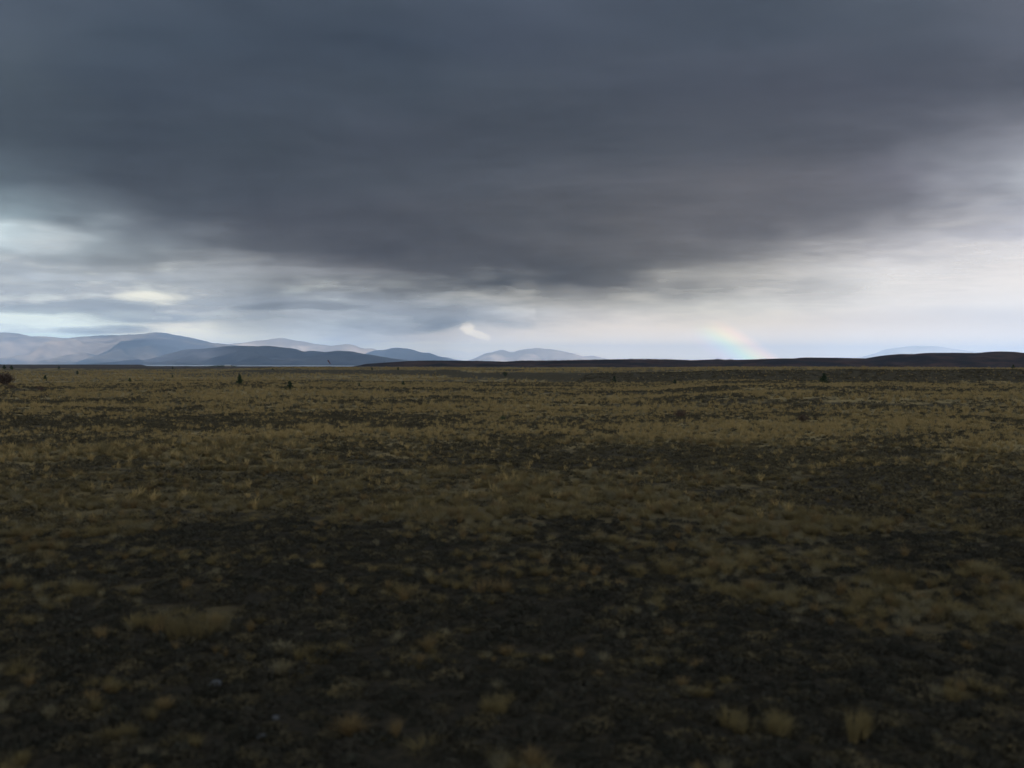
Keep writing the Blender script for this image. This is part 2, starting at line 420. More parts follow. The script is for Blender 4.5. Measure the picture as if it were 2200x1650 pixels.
build_range('mountains', [(740, 775), (800, 755), (830, 751), (845, 747), (885, 749), (905, 757), (922, 757), (950, 766), (980, 773), (1040, 784)],
            40000, 9000, -12, m_blue, 151, 0.7, 2000., jag=80)
build_range('hills', [(230, 786), (310, 778), (340, 770), (380, 758), (410, 751), (450, 748), (490, 744), (520, 743), (550, 744), (590, 744), (630, 749), (648, 755), (656, 756), (670, 753), (700, 756), (730, 753), (760, 755), (800, 763), (840, 770), (900, 778), (980, 790)],
            21000, 6500, -12, m_blue, 171, 0.75, 1300., jag=28)
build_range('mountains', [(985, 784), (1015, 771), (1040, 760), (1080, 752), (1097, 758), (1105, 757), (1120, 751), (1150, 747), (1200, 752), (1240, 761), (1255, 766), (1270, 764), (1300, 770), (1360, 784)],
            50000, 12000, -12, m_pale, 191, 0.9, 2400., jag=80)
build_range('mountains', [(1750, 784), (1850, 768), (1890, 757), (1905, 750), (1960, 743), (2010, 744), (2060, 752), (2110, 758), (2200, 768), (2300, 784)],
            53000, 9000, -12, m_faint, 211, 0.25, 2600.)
m_near = range_mat('dark_terrace_scrub', (0.020, 0.012, 0.010), (0.075, 0.038, 0.025), 0.010)
HILL = [(700, 791), (770, 787.5), (785, 785.5), (792, 781.5), (820, 779.5), (860, 777), (880, 775.5), (920, 774.5), (1000, 775), (1060, 776), (1085, 777), (1120, 775), (1170, 775), (1250, 773.5), (1330, 772), (1450, 773), (1480, 774), (1540, 772), (1560, 773.5), (1620, 772), (1680, 770), (1720, 770), (1728, 768), (1800, 768.7), (1865, 770), (1880, 768.5), (1910, 763), (1935, 760.5), (1970, 761), (1995, 758), (2050, 758), (2100, 758.5), (2120, 757), (2140, 755), (2165, 755.5), (2180, 758), (2240, 758), (2300, 752), (2420, 756), (2600, 760)]
build_range('hills', HILL, 2600, 900, -4, m_near, 231, 0.22, 170., step=2, nv=50, ridge_v=0.45)

# ------------------------------------------------------------------ clouds: one wide sheet of stratus at 1250 m, light comes through it
CLOUD_Z = 1250.0
GX = [-400, 0, 275, 550, 825, 1100, 1375, 1650, 1925, 2200, 2600]
GY = [-420, -60, 100, 200, 300, 400, 460, 500, 540, 580, 620, 660, 700, 740]
TONE = [  # display colour of the cloud base in each direction
 [(142,149,156)]*11,  # overhead and behind, out of view: brightened to light the ground
 [(84,95,108),(80,90,104),(76,86,99),(70,79,92),(72,81,94),(80,89,103),(74,82,95),(80,88,100),(84,92,104),(92,98,110),(98,104,116)],
 [(84,94,106),(78,88,100),(70,80,93),(66,75,88),(64,73,86),(72,80,93),(74,81,93),(76,83,95),(80,86,97),(88,94,106),(100,104,116)],
 [(82,92,102),(74,84,94),(68,77,89),(68,77,88),(72,80,91),(72,79,90),(76,82,93),(84,88,99),(82,86,97),(80,84,94),(100,104,114)],
 [(82,92,102),(74,83,93),(68,75,86),(70,78,88),(76,82,93),(76,82,92),(82,87,96),(86,90,99),(98,100,110),(128,131,140),(150,152,160)],
 [(110,122,132),(98,110,120),(80,86,96),(76,82,92),(78,84,93),(84,88,97),(94,96,103),(104,105,111),(112,113,121),(165,168,177),(190,190,198)],
 [(160,172,180),(145,160,168),(96,102,111),(82,86,95),(80,84,93),(86,89,96),(98,99,104),(106,106,111),(128,129,136),(192,194,202),(205,205,212)],
 [(180,192,198),(190,202,207),(132,140,148),(86,90,98),(82,86,94),(86,89,96),(100,101,105),(114,114,119),(160,160,166),(205,205,212),(210,210,216)],
 [(180,190,195),(176,186,191),(150,158,164),(104,108,115),(84,87,95),(88,91,97),(104,104,108),(140,140,143),(200,199,204),(214,213,217),(214,213,217)],
 [(172,180,186),(172,178,184),(166,172,177),(145,150,156),(112,115,121),(92,94,99),(112,112,114),(190,190,189),(212,211,212),(216,215,218),(216,215,218)],
 [(176,182,188),(178,184,190),(172,178,184),(166,171,177),(150,154,160),(110,112,116),(130,130,131),(206,206,203),(212,212,210),(214,213,217),(214,213,217)],
 [(170,176,184),(170,178,186),(178,184,190),(160,167,176),(166,172,181),(180,182,186),(200,200,200),(212,212,209),(208,208,208),(208,208,213),(208,208,213)],
 [(158,168,180),(160,172,184),(164,173,183),(186,192,196),(160,170,184),(180,188,196),(215,216,222),(214,215,218),(192,196,206),(192,195,207),(192,195,207)],
 [(150,165,180),(155,170,186),(165,175,185),(190,196,200),(170,180,192),(200,208,214),(218,220,228),(214,217,224),(192,198,210),(195,198,208),(195,198,208)],
]
ALPHA = [
 [1,1,1,1,1,1,1,1,1,1,1], [1,1,1,1,1,1,1,1,1,1,1], [1,1,1,1,1,1,1,1,1,1,1], [1,1,1,1,1,1,1,1,1,1,1], [1,1,1,1,1,1,1,1,1,1,1],
 [1,1,1,1,1,1,1,1,1,.95,.8], [1,1,1,1,1,1,1,1,1,.85,.7], [1,1,1,1,1,1,1,1,.96,.75,.5], [1,1,1,1,1,1,1,.97,.85,.5,.3],
 [.8,.8,.88,.97,1,1,1,.85,.6,.25,.1], [.48,.46,.52,.65,.85,1,.93,.5,.3,0,0], [.34,.32,.32,.4,.5,.6,.5,.15,0,0,0], [.25,.25,.25,.27,.25,.1,0,0,0,0,0], [.2,.2,.0,0,0,0,0,0,0,0,0]]
def interp_grid(px, py, G):
    G = np.asarray(G, float)
    px = np.clip(px, GX[0], GX[-1]); py = np.clip(py, GY[0], GY[-1])
    i = np.clip(np.searchsorted(GX, px, side='right') - 1, 0, len(GX) - 2); j = np.clip(np.searchsorted(GY, py, side='right') - 1, 0, len(GY) - 2)
    gx, gy = np.array(GX), np.array(GY)
    tx = (px - gx[i]) / (gx[i + 1] - gx[i]); ty = (py - gy[j]) / (gy[j + 1] - gy[j])
    if G.ndim == 3: tx, ty = tx[..., None], ty[..., None]
    return (G[j, i] * (1 - tx) + G[j, i + 1] * tx) * (1 - ty) + (G[j + 1, i] * (1 - tx) + G[j + 1, i + 1] * tx) * ty
CORR = [[[1.0,1.0,1.0],[1.0,1.0,1.0],[1.0,1.0,1.0],[1.0,1.0,1.0],[1.0,1.0,1.0],[1.0,1.0,1.0],[1.0,1.0,1.0],[1.0,1.0,1.0],[1.0,1.0,1.0],[1.0,1.0,1.0],[1.0,1.0,1.0]],[[0.79,0.77,0.77],[0.71,0.69,0.69],[0.63,0.61,0.62],[0.59,0.59,0.59],[0.62,0.61,0.6],[0.63,0.62,0.63],[0.64,0.63,0.64],[0.65,0.65,0.65],[0.71,0.7,0.7],[0.82,0.79,0.77],[0.95,0.89,0.87]],[[0.82,0.79,0.77],[0.71,0.69,0.68],[0.59,0.59,0.59],[0.56,0.55,0.55],[0.57,0.56,0.57],[0.6,0.58,0.59],[0.62,0.61,0.61],[0.64,0.63,0.63],[0.66,0.65,0.65],[0.78,0.74,0.73],[0.95,0.88,0.86]],[[0.86,0.83,0.78],[0.72,0.7,0.67],[0.6,0.58,0.58],[0.59,0.56,0.57],[0.6,0.59,0.59],[0.64,0.62,0.61],[0.67,0.64,0.64],[0.68,0.65,0.65],[0.67,0.64,0.64],[0.8,0.76,0.74],[1.03,0.98,0.93]],[[0.88,0.85,0.8],[0.73,0.7,0.67],[0.62,0.6,0.58],[0.64,0.61,0.59],[0.68,0.65,0.64],[0.72,0.68,0.66],[0.73,0.69,0.67],[0.71,0.67,0.66],[0.73,0.71,0.69],[0.92,0.88,0.86],[1.24,1.19,1.11]],[[1.0,0.98,0.95],[0.79,0.78,0.75],[0.64,0.62,0.6],[0.63,0.6,0.58],[0.69,0.65,0.63],[0.72,0.69,0.66],[0.74,0.7,0.67],[0.71,0.67,0.65],[0.76,0.72,0.72],[0.9,0.89,0.87],[1.34,1.3,1.23]],[[1.12,1.12,1.08],[0.89,0.89,0.87],[0.69,0.68,0.66],[0.63,0.59,0.57],[0.68,0.63,0.6],[0.72,0.67,0.63],[0.75,0.7,0.66],[0.73,0.69,0.66],[0.73,0.7,0.69],[0.73,0.72,0.74],[1.0,1.0,1.0]],[[1.0,1.02,0.99],[0.92,0.93,0.91],[0.79,0.77,0.75],[0.7,0.65,0.63],[0.69,0.63,0.6],[0.73,0.68,0.63],[0.78,0.72,0.67],[0.78,0.74,0.71],[0.76,0.74,0.73],[0.68,0.68,0.7],[1.0,1.0,1.0]],[[0.91,0.93,0.92],[0.92,0.93,0.92],[0.84,0.82,0.8],[0.77,0.73,0.7],[0.73,0.67,0.63],[0.74,0.67,0.63],[0.76,0.71,0.65],[0.79,0.75,0.72],[0.83,0.81,0.79],[1.0,1.0,1.0],[1.0,1.0,1.0]],[[0.94,0.95,0.94],[0.94,0.94,0.93],[0.83,0.81,0.78],[0.8,0.76,0.73],[0.72,0.67,0.63],[0.65,0.6,0.57],[0.61,0.58,0.55],[0.66,0.63,0.6],[1.0,1.0,1.0],[1.0,1.0,1.0],[1.0,1.0,1.0]],[[1.0,1.0,1.0],[1.0,1.0,1.0],[1.0,1.0,1.0],[0.78,0.76,0.72],[0.6,0.58,0.55],[0.51,0.5,0.49],[0.48,0.46,0.46],[0.49,0.48,0.49],[1.0,1.0,1.0],[1.0,1.0,1.0],[1.0,1.0,1.0]],[[1.0,1.0,1.0],[1.0,1.0,1.0],[1.0,1.0,1.0],[1.0,1.0,1.0],[1.0,1.0,1.0],[0.42,0.42,0.43],[0.44,0.43,0.44],[1.0,1.0,1.0],[1.0,1.0,1.0],[1.0,1.0,1.0],[1.0,1.0,1.0]],[[1.0,1.0,1.0],[1.0,1.0,1.0],[1.0,1.0,1.0],[1.0,1.0,1.0],[1.0,1.0,1.0],[1.0,1.0,1.0],[1.0,1.0,1.0],[1.0,1.0,1.0],[1.0,1.0,1.0],[1.0,1.0,1.0],[1.0,1.0,1.0]],[[1.0,1.0,1.0],[1.0,1.0,1.0],[1.0,1.0,1.0],[1.0,1.0,1.0],[1.0,1.0,1.0],[1.0,1.0,1.0],[1.0,1.0,1.0],[1.0,1.0,1.0],[1.0,1.0,1.0],[1.0,1.0,1.0],[1.0,1.0,1.0]]]
CLOUD_K = 0.63
FEAT = [(325, 641, 38, 6, 0.1, 0), (45, 684, 75, 9, 0.0, 0), (125, 698, 60, 8, 0.05, 0), (170, 727, 130, 7, 0.0, 0), (440, 722, 120, 9, 0.0, 0), (540, 702, 110, 13, 0.1, 0),
        (650, 662, 130, 9, 0.95, -.25), (500, 650, 120, 8, .8, .1), (150, 662, 190, 12, .9, -.12), (60, 515, 110, 34, .9, .25), (230, 600, 240, 9, .8, .22), (470, 612, 90, 18, .9, .1),
        (860, 700, 130, 16, .7, -.15), (1020, 714, 75, 22, 0.0, 0), (250, 560, 200, 12, 1, -.12), (640, 588, 200, 8, 1, .3), (950, 750, 160, 5, 0.0, 0), (230, 706, 110, 9, .8, .15), (330, 680, 130, 10, .75, .1)]
def build_clouds():
    na, ne = 420, 330
    a = np.concatenate([np.linspace(-40, 40, na), np.linspace(44, 316, 60)]) * math.pi / 180
    e = np.concatenate([np.geomspace(89, 24, 24), np.linspace(23, 1.35, ne)]) * math.pi / 180
    r = CLOUD_Z / np.tan(e)
    A, RR = np.meshgrid(a, r)
    X_, Y_ = RR * np.sin(A), RR * np.cos(A)
    px, py = to_px(X_, np.maximum(Y_, 1), np.full_like(X_, CLOUD_Z + 0.))
    # uneven edges: shift the lookup with cloud sized noise
    E0 = np.degrees(np.arctan(CLOUD_Z / RR)); A0 = np.degrees(A)
    nx = (fbm(A0 / 4.5, E0 / 1.6, 301, 5, .5) - .5); ny = (fbm(A0 / 5.5 + 40, E0 / 1.7, 311, 5, .55) - .5)
    fade = np.exp(-RR / 60000)
    qx = px + nx * 230 * fade; qy = py + ny * 66 * fade
    front = (Y_ > 0) & (np.abs(A) < R(60))
    T = interp_grid(np.where(front, qx, 1100), np.where(front, qy, -420), TONE) / 255
    T = np.where(T <= .04045, T / 12.92, ((T + .055) / 1.055) ** 2.4)
    if CORR is not None: T = T * interp_grid(np.where(front, qx, 1100), np.where(front, qy, -420), CORR)
    E_ = np.degrees(np.arctan(CLOUD_Z / RR)); AD = np.degrees(A)
    n_near = fbm(X_ / 1500, Y_ / 1900, 321, 5, .5) - .5
    n_far = (fbm(AD / 4.2 + E_ * .25, E_ / 1.25, 325, 4, .45) - .5) * .6 + (fbm(AD / 1.7, E_ / .8, 327, 4, .5) - .5) * .6 * (AD < 3)
    q_ = sm(E_, 6, 12)
    n = n_near * q_ + n_far * (1 - q_)
    T = T * (1 + 0.55 * n)[..., None]
    al = interp_grid(np.where(front, qx, 1100), np.where(front, qy, -420), ALPHA)
    for a0, b0, sx, sy, ka, kt in FEAT:
        d2 = ((px + nx * 60 - a0) / sx) ** 2 + ((py + ny * 22 - b0) / sy) ** 2
        wgt = np.where(front, 1 - sm(d2, 0.35, 1.9), 0)
        al = al + (ka - al) * wgt * (ka >= 0) ; T = T * (1 + kt * wgt)[..., None]
    gap = fbm(AD / 3.6, E_ / .75, 331, 5, .5)
    al = al + (gap - .5) * 1.7 * np.clip(al * (1 - al) * 4, 0, 1) ** .7 * np.where(px < 1150, 1, .35)
    al = np.clip(al, 0, 1)
    al = np.where(front, al, 1 - sm(RR, 2600, 4600))  # unseen deck behind the viewer cut short to let light onto the foreground
    al = al * (1 - sm(np.degrees(np.arctan(CLOUD_Z / RR)), 1.35, 1.75) * 0) * sm(np.degrees(np.arctan(CLOUD_Z / RR)), 1.36, 1.7)
    Z_ = CLOUD_Z + 60 * (fbm(X_ / 1200, Y_ / 1200, 341, 4) - .25) * (1 - sm(RR, 15000, 30000)) + 10
    V = np.stack([X_, Y_, Z_], -1).reshape(-1, 3)
    C4 = np.concatenate([T.reshape(-1, 3), al.reshape(-1, 1)], 1)
    m_, g = mat('cloud_vapour')
    at = g.n('ShaderNodeAttribute', attribute_name='vapour')
    geo = g.n('ShaderNodeNewGeometry')
    wisp = g.noise(geo.outputs['Position'], 0.0016, 6, 0.55, 0.3)
    wisp2 = g.noise(geo.outputs['Position'], 0.0005, 4, 0.5, 0.2)
    dd = g.vm('LENGTH', geo.outputs['Position'])
    k = g.m('ADD', 1.0, g.m('MULTIPLY', g.m('SUBTRACT', wisp, 0.5), g.ss(dd, 5000, 14000, 0.3, 0.0)))
    k = g.m('ADD', k, g.m('MULTIPLY', g.m('SUBTRACT', wisp2, 0.5), g.ss(dd, 9000, 22000, 0.4, 0.0)))
    col = g.vm('SCALE', at.outputs['Color']); g.l(g.m('MULTIPLY', k, CLOUD_K), col.node.inputs['Scale'])
    tr = g.n('ShaderNodeBsdfTranslucent'); g.l(col, tr.inputs[0])
    tp = g.n('ShaderNodeBsdfTransparent')
    al_ = g.m('ADD', at.outputs['Alpha'], g.m('MULTIPLY', g.m('MULTIPLY', g.m('SUBTRACT', wisp, 0.5), g.ss(dd, 6000, 20000, 1.2, 0.25)), g.m('MULTIPLY', g.m('MULTIPLY', at.outputs['Alpha'], g.m('SUBTRACT', 1.0, at.outputs['Alpha'])), 4.0)), clamp=True)
    mx = g.n('ShaderNodeMixShader'); g.l(al_, mx.inputs[0]); g.l(tp.outputs[0], mx.inputs[1]); g.l(tr.outputs[0], mx.inputs[2])
    o = g.n('ShaderNodeOutputMaterial'); g.l(mx.outputs[0], o.inputs[0])
    link('clouds', mesh_np('clouds', V, grid_faces(len(e), len(a), wrap=True), [m_], True, {'vapour': ('FLOAT_COLOR', C4)}), kind='structure')
build_clouds()

# ------------------------------------------------------------------ air
def volume_mat(name, color, density, g_=0.0):
    m_, g = mat(name)
    pv = g.n('ShaderNodeVolumePrincipled'); pv.inputs['Color'].default_value = color + (1,); pv.inputs['Density'].default_value = density
    pv.inputs['Anisotropy'].default_value = g_
    o = g.n('ShaderNodeOutputMaterial'); g.l(pv.outputs[0], o.inputs['Volume'])
    return m_
def box(name, lo, hi, mt):
    x0, y0, z0 = lo; x1, y1, z1 = hi
    V = [(x0, y0, z0), (x1, y0, z0), (x1, y1, z0), (x0, y1, z0), (x0, y0, z1), (x1, y0, z1), (x1, y1, z1), (x0, y1, z1)]
    F = [(0, 3, 2, 1), (4, 5, 6, 7), (0, 1, 5, 4), (1, 2, 6, 5), (2, 3, 7, 6), (3, 0, 4, 7)]
    return mesh_np(name, V, F, [mt], False)
link('haze', box('haze', (-61000, -61000, -20), (61000, 61000, 1215), volume_mat('haze', (0.52, 0.72, 1.0), 3.6e-5)), kind='stuff')


# ------------------------------------------------------------------ plant materials
def leaf_mat(name, stops, rough=0.85, spec=0.1, tl=0.25):
    """leaf or blade colour that varies from plant to plant and from blade to blade"""
    m_, g = mat(name)
    oi = g.n('ShaderNodeObjectInfo')
    at = g.n('ShaderNodeAttribute', attribute_name='tone')
    f = g.m('ADD', g.m('MULTIPLY', oi.outputs['Random'], 0.55), g.m('MULTIPLY', at.outputs['Fac'], 0.45))
    col = g.ramp(f, stops)
    b = g.n('ShaderNodeBsdfPrincipled'); g.l(col, b.inputs['Base Color']); b.inputs['Roughness'].default_value = rough
    b.inputs['Specular IOR Level'].default_value = spec
    t_ = g.n('ShaderNodeBsdfTranslucent'); g.l(col, t_.inputs[0])
    mx = g.n('ShaderNodeMixShader'); mx.inputs[0].default_value = tl
    g.l(b.outputs[0], mx.inputs[1]); g.l(t_.outputs[0], mx.inputs[2])
    o = g.n('ShaderNodeOutputMaterial'); g.l(mx.outputs[0], o.inputs[0])
    return m_
M_STRAW = leaf_mat('straw_blades', [(0.0, (0.155, 0.125, 0.058)), (0.3, (0.255, 0.19, 0.086)), (0.6, (0.315, 0.234, 0.103)), (0.85, (0.25, 0.183, 0.080)), (1.0, (0.34, 0.28, 0.145))])
M_GOLD = leaf_mat('golden_blades', [(0.0, (0.12, 0.084, 0.038)), (1.0, (0.175, 0.125, 0.06))])
M_STRAW_DIM = leaf_mat('dimmed_straw_blades', [(0.0, (0.075, 0.060, 0.031)), (0.45, (0.135, 0.107, 0.050)), (0.8, (0.175, 0.138, 0.063)), (1.0, (0.14, 0.097, 0.045))])  # near copy of the straw, foreground dimness put into its colour
M_PALE = leaf_mat('pale_blades', [(0.0, (0.13, 0.115, 0.072)), (1.0, (0.20, 0.175, 0.11))])
M_MAT = leaf_mat('mat_leaves', [(0.0, (0.020, 0.021, 0.016)), (0.4, (0.030, 0.029, 0.022)), (0.75, (0.045, 0.040, 0.030)), (1.0, (0.038, 0.042, 0.032))], tl=0.1)
M_MAT2 = leaf_mat('dull_cushion_leaves', [(0.0, (0.030, 0.027, 0.019)), (0.4, (0.050, 0.044, 0.028)), (0.75, (0.080, 0.066, 0.038)), (1.0, (0.12, 0.096, 0.050))], tl=0.1)
M_BRUSH = leaf_mat('brown_twigs', [(0.0, (0.045, 0.030, 0.022)), (0.6, (0.085, 0.055, 0.040)), (1.0, (0.060, 0.055, 0.035))], tl=0.1)
M_NEEDLE = leaf_mat('pine_needles', [(0.0, (0.016, 0.028, 0.014)), (0.6, (0.030, 0.048, 0.022)), (1.0, (0.045, 0.062, 0.030))], tl=0.1)
M_BARK, gb = mat('bark')
_b = gb.n('ShaderNodeBsdfPrincipled'); _g = gb.n('ShaderNodeNewGeometry')
gb.l(gb.mix(gb.noise(_g.outputs['Position'], 14, 4), (0.05, 0.035, 0.025), (0.13, 0.10, 0.075)), _b.inputs['Base Color']); _b.inputs['Roughness'].default_value = 0.9
_o = gb.n('ShaderNodeOutputMaterial'); gb.l(_b.outputs[0], _o.inputs[0])
M_STONE, gs = mat('grey_stone')
_b = gs.n('ShaderNodeBsdfPrincipled'); _g = gs.n('ShaderNodeNewGeometry')
gs.l(gs.mix(gs.noise(_g.outputs['Position'], 18, 5, .65), (0.022, 0.024, 0.027), (0.046, 0.05, 0.056)), _b.inputs['Base Color']); _b.inputs['Roughness'].default_value = 0.8
_o = gs.n('ShaderNodeOutputMaterial'); gs.l(_b.outputs[0], _o.inputs[0])

# ------------------------------------------------------------------ grass tufts
def tuft_mesh(name, seed, n, h, spread, width, segs, mt, lean=0.5, root=0.06, hvar=0.45):
    """one tuft: n arching blades that leave a small root disc"""
    rg = np.random.default_rng(seed)
    V, F, T = [], [], []
    for b in range(n):
        a = rg.uniform(0, 2 * math.pi); q = rg.uniform(0, 1) ** 0.6
        bx, by = root * rg.uniform(0, 1) * math.cos(a), root * rg.uniform(0, 1) * math.sin(a)
        L = h * (1 - hvar * rg.uniform(0, 1)) ; out = spread * q * rg.uniform(.6, 1.1)
        droop = lean * q * rg.uniform(.3, 1)
        a2 = a + rg.normal(0, .35)
        wv = width * rg.uniform(.6, 1.3); tone = rg.uniform()
        sx, sy = -math.sin(a2), math.cos(a2)
        tw = rg.uniform(-.9, .9); sx, sy = sx * math.cos(tw) - sy * math.sin(tw), sx * math.sin(tw) + sy * math.cos(tw)
        base = len(V)
        for k in range(segs + 1):
            t_ = k / segs
            rr = out * (0.35 * t_ + 0.65 * t_ * t_)
            z = L * (t_ - droop * t_ * t_ * 0.75)
            wk = wv * (1 - 0.85 * t_) * 0.5
            cx, cy = bx + rr * math.cos(a2), by + rr * math.sin(a2)
            V += [(cx - sx * wk, cy - sy * wk, z - 0.03), (cx + sx * wk, cy + sy * wk, z - 0.03)]
            T += [tone, tone]
        for k in range(segs):
            i = base + 2 * k; F.append((i, i + 1, i + 3, i + 2))
    return mesh_np(name, V, F, [mt], False, {'tone': ('FLOAT', T)})

def mat_mesh(name, seed, n, r, h, size, mt):
    """low cushion of small leaves"""
    rg = np.random.default_rng(seed); V, F, T = [], [], []
    for b in range(n):
        a = rg.uniform(0, 2 * math.pi); q = r * math.sqrt(rg.uniform()); z = h * (1 - (q / r) ** 2) * rg.uniform(.4, 1)
        c0 = Vector((q * math.cos(a), q * math.sin(a), z)); u = Vector(rg.normal(0, 1, 3)); u.z = abs(u.z) * .6; u.normalize()
        v_ = u.cross(Vector(rg.normal(0, 1, 3))).normalized() * size * .35; u = u * size * rg.uniform(.6, 1.3)
        i = len(V); V += [c0 - v_, c0 + v_, c0 + u + v_ * .4, c0 + u - v_ * .4]; F.append((i, i + 1, i + 2, i + 3)); T += [rg.uniform()] * 4
    return mesh_np(name, [tuple(v) for v in V], F, [mt], False, {'tone': ('FLOAT', T)})

def scatter(name, meshes, pts, rot, scl, pick, label):
    """stuff: one object of points, each point grown into one of the plants of a kind"""
    src = bpy.data.collections.new(name + '_kinds')
    for i, me in enumerate(meshes):
        o = bpy.data.objects.new(f'{me.name}', me); src.objects.link(o)
    me = bpy.data.meshes.new(name); me.vertices.add(len(pts)); me.vertices.foreach_set('co', np.asarray(pts, np.float32).ravel())
    for an, ty, arr in (('rot', 'FLOAT_VECTOR', rot), ('scl', 'FLOAT_VECTOR', scl), ('pick', 'INT', pick)):
        a = me.attributes.new(an, ty, 'POINT'); a.data.foreach_set('vector' if ty == 'FLOAT_VECTOR' else 'value', np.asarray(arr, np.int32 if ty == 'INT' else np.float32).ravel())
    me.update()
    o = link(name, me, label=label, cat='grass', kind='stuff')
    ng = bpy.data.node_groups.new(name, 'GeometryNodeTree')
    ng.interface.new_socket('Geometry', in_out='INPUT', socket_type='NodeSocketGeometry')
    ng.interface.new_socket('Geometry', in_out='OUTPUT', socket_type='NodeSocketGeometry')
    N = ng.nodes; L = ng.links
    gi, go = N.new('NodeGroupInput'), N.new('NodeGroupOutput')
    ci = N.new('GeometryNodeCollectionInfo'); ci.inputs['Collection'].default_value = src
    ci.inputs['Separate Children'].default_value = True; ci.inputs['Reset Children'].default_value = True
    ip = N.new('GeometryNodeInstanceOnPoints'); ip.inputs['Pick Instance'].default_value = True
    def na(nm, dt):
        nd = N.new('GeometryNodeInputNamedAttribute'); nd.data_type = dt; nd.inputs[0].default_value = nm
        return [s_ for s_ in nd.outputs if s_.enabled][0]
    L.new(gi.outputs[0], ip.inputs['Points']); L.new(ci.outputs[0], ip.inputs['Instance'])
    L.new(na('pick', 'INT'), ip.inputs['Instance Index']); L.new(na('rot', 'FLOAT_VECTOR'), ip.inputs['Rotation']); L.new(na('scl', 'FLOAT_VECTOR'), ip.inputs['Scale'])
    L.new(ip.outputs[0], go.inputs[0])
    md = o.modifiers.new('grow', 'NODES'); md.node_group = ng
    return o

RG = np.random.default_rng(12)
def sample(r0, r1, dens, half=35):
    n = int(dens * 0.5 * 2 * R(half) * (r1 * r1 - r0 * r0))
    r = np.sqrt(RG.uniform(r0 * r0, r1 * r1, n)); a = RG.uniform(-R(half), R(half), n)
    x, y = r * np.sin(a), r * np.cos(a)
    return x, y, terrain(x, y)
def emit(x, y, z, s, pickf, vy=0.22):
    n = len(x)
    rot = np.stack([RG.normal(0, .08, n), RG.normal(0, .08, n), RG.uniform(0, 6.283, n)], -1)
    sc = s[:, None] * np.stack([RG.uniform(.85, 1.15, n), RG.uniform(.85, 1.15, n), RG.uniform(1 - vy, 1 + vy, n)], -1)
    return np.stack([x, y, z], -1), rot, sc, pickf(n)

def build_grass():
    P, Ro, Sc, Pk = [], [], [], []
    kinds = [tuft_mesh('tuft_a', 1, 170, .36, .36, .009, 4, M_STRAW_DIM, lean=.8, root=.1), tuft_mesh('tuft_b', 2, 110, .26, .30, .008, 4, M_STRAW_DIM, lean=.9, root=.14),
             tuft_mesh('tuft_c', 3, 90, .26, .16, .009, 3, M_PALE, root=.1), tuft_mesh('tuft_d', 4, 130, .30, .30, .011, 3, M_STRAW_DIM, lean=.9),
             tuft_mesh('tuft_e', 5, 34, .44, .30, .034, 2, M_STRAW), tuft_mesh('tuft_f', 6, 30, .34, .26, .036, 2, M_STRAW, lean=.8),
             tuft_mesh('tuft_g', 7, 24, .26, .22, .038, 2, M_PALE, root=.14), tuft_mesh('tuft_h', 8, 110, .34, .26, .011, 4, M_GOLD)]
    near_k = np.array([0, 1, 2, 2, 3, 3, 1, 0, 3, 2, 7]); far_k = np.array([4, 5, 6, 5])
    for r0, r1, dens, ks, smin, smax in ((4.5, 12, 16, near_k, .55, 1.15), (12, 27, 24, near_k, .5, 1.1), (27, 38, 20, near_k, .5, 1.1), (27, 38, 2.5, far_k, .45, 1.0), (38, 50, 11, near_k, .5, 1.1), (38, 50, 6, far_k, .45, 1.0), (50, 85, 9.5, far_k, .45, 1.05), (85, 230, 2.6, far_k, .8, 1.6), (230, 620, .34, far_k, 1.2, 2.6)):
        x, y, z = sample(r0, r1, dens)
        st = straw(x, y, z)
        cl = (fbm(x / 1.1, y / .8, 401, 3) - .5) * 1.25
        keep = RG.uniform(0, 1, len(x)) < np.clip(st * .9 + cl * 2.2 - .04, 0, 1) ** 1.2
        x, y, z, st = x[keep], y[keep], z[keep], st[keep]
        s_ = RG.uniform(smin, smax, len(x)) * (0.65 + 0.5 * st)
        p, ro, sc, pk = emit(x, y, z, s_, lambda n, ks=ks: RG.choice(ks, n))
        P.append(p); Ro.append(ro); Sc.append(sc); Pk.append(pk)
    scatter('tussock_grass', kinds, np.vstack(P), np.vstack(Ro), np.vstack(Sc), np.concatenate(Pk), 'pale dry tussock grass growing in patches all over the plain')
    P, Ro, Sc, Pk = [], [], [], []
    kinds = [mat_mesh('mat_a', 11, 150, .17, .06, .032, M_MAT), mat_mesh('mat_b', 12, 150, .13, .12, .034, M_MAT), mat_mesh('mat_c', 13, 150, .2, .09, .032, M_MAT2),
             mat_mesh('mat_d', 14, 40, .24, .14, .085, M_MAT2), mat_mesh('mat_e', 15, 44, .3, .15, .085, M_MAT2)]
    for r0, r1, dens, ks, smin, smax in ((4.5, 26, 22, np.array([0, 0, 1, 2]), .6, 1.3), (26, 85, 8, np.array([3, 3, 4]), .45, 1.1), (85, 240, 1.4, np.array([3, 4]), .8, 1.7)):
        x, y, z = sample(r0, r1, dens)
        st = straw(x, y, z)
        keep = RG.uniform(0, 1, len(x)) < np.clip(1.05 - st, 0.05, 1)
        x, y, z = x[keep], y[keep], z[keep]
        p, ro, sc, pk = emit(x, y, z, RG.uniform(smin, smax, len(x)), lambda n, ks=ks: RG.choice(ks, n))
        P.append(p); Ro.append(ro); Sc.append(sc); Pk.append(pk)
    scatter('ground_cover', kinds, np.vstack(P), np.vstack(Ro), np.vstack(Sc), np.concatenate(Pk), 'low dark mat plants and twiggy cushions covering the soil between the tussocks')
build_grass()

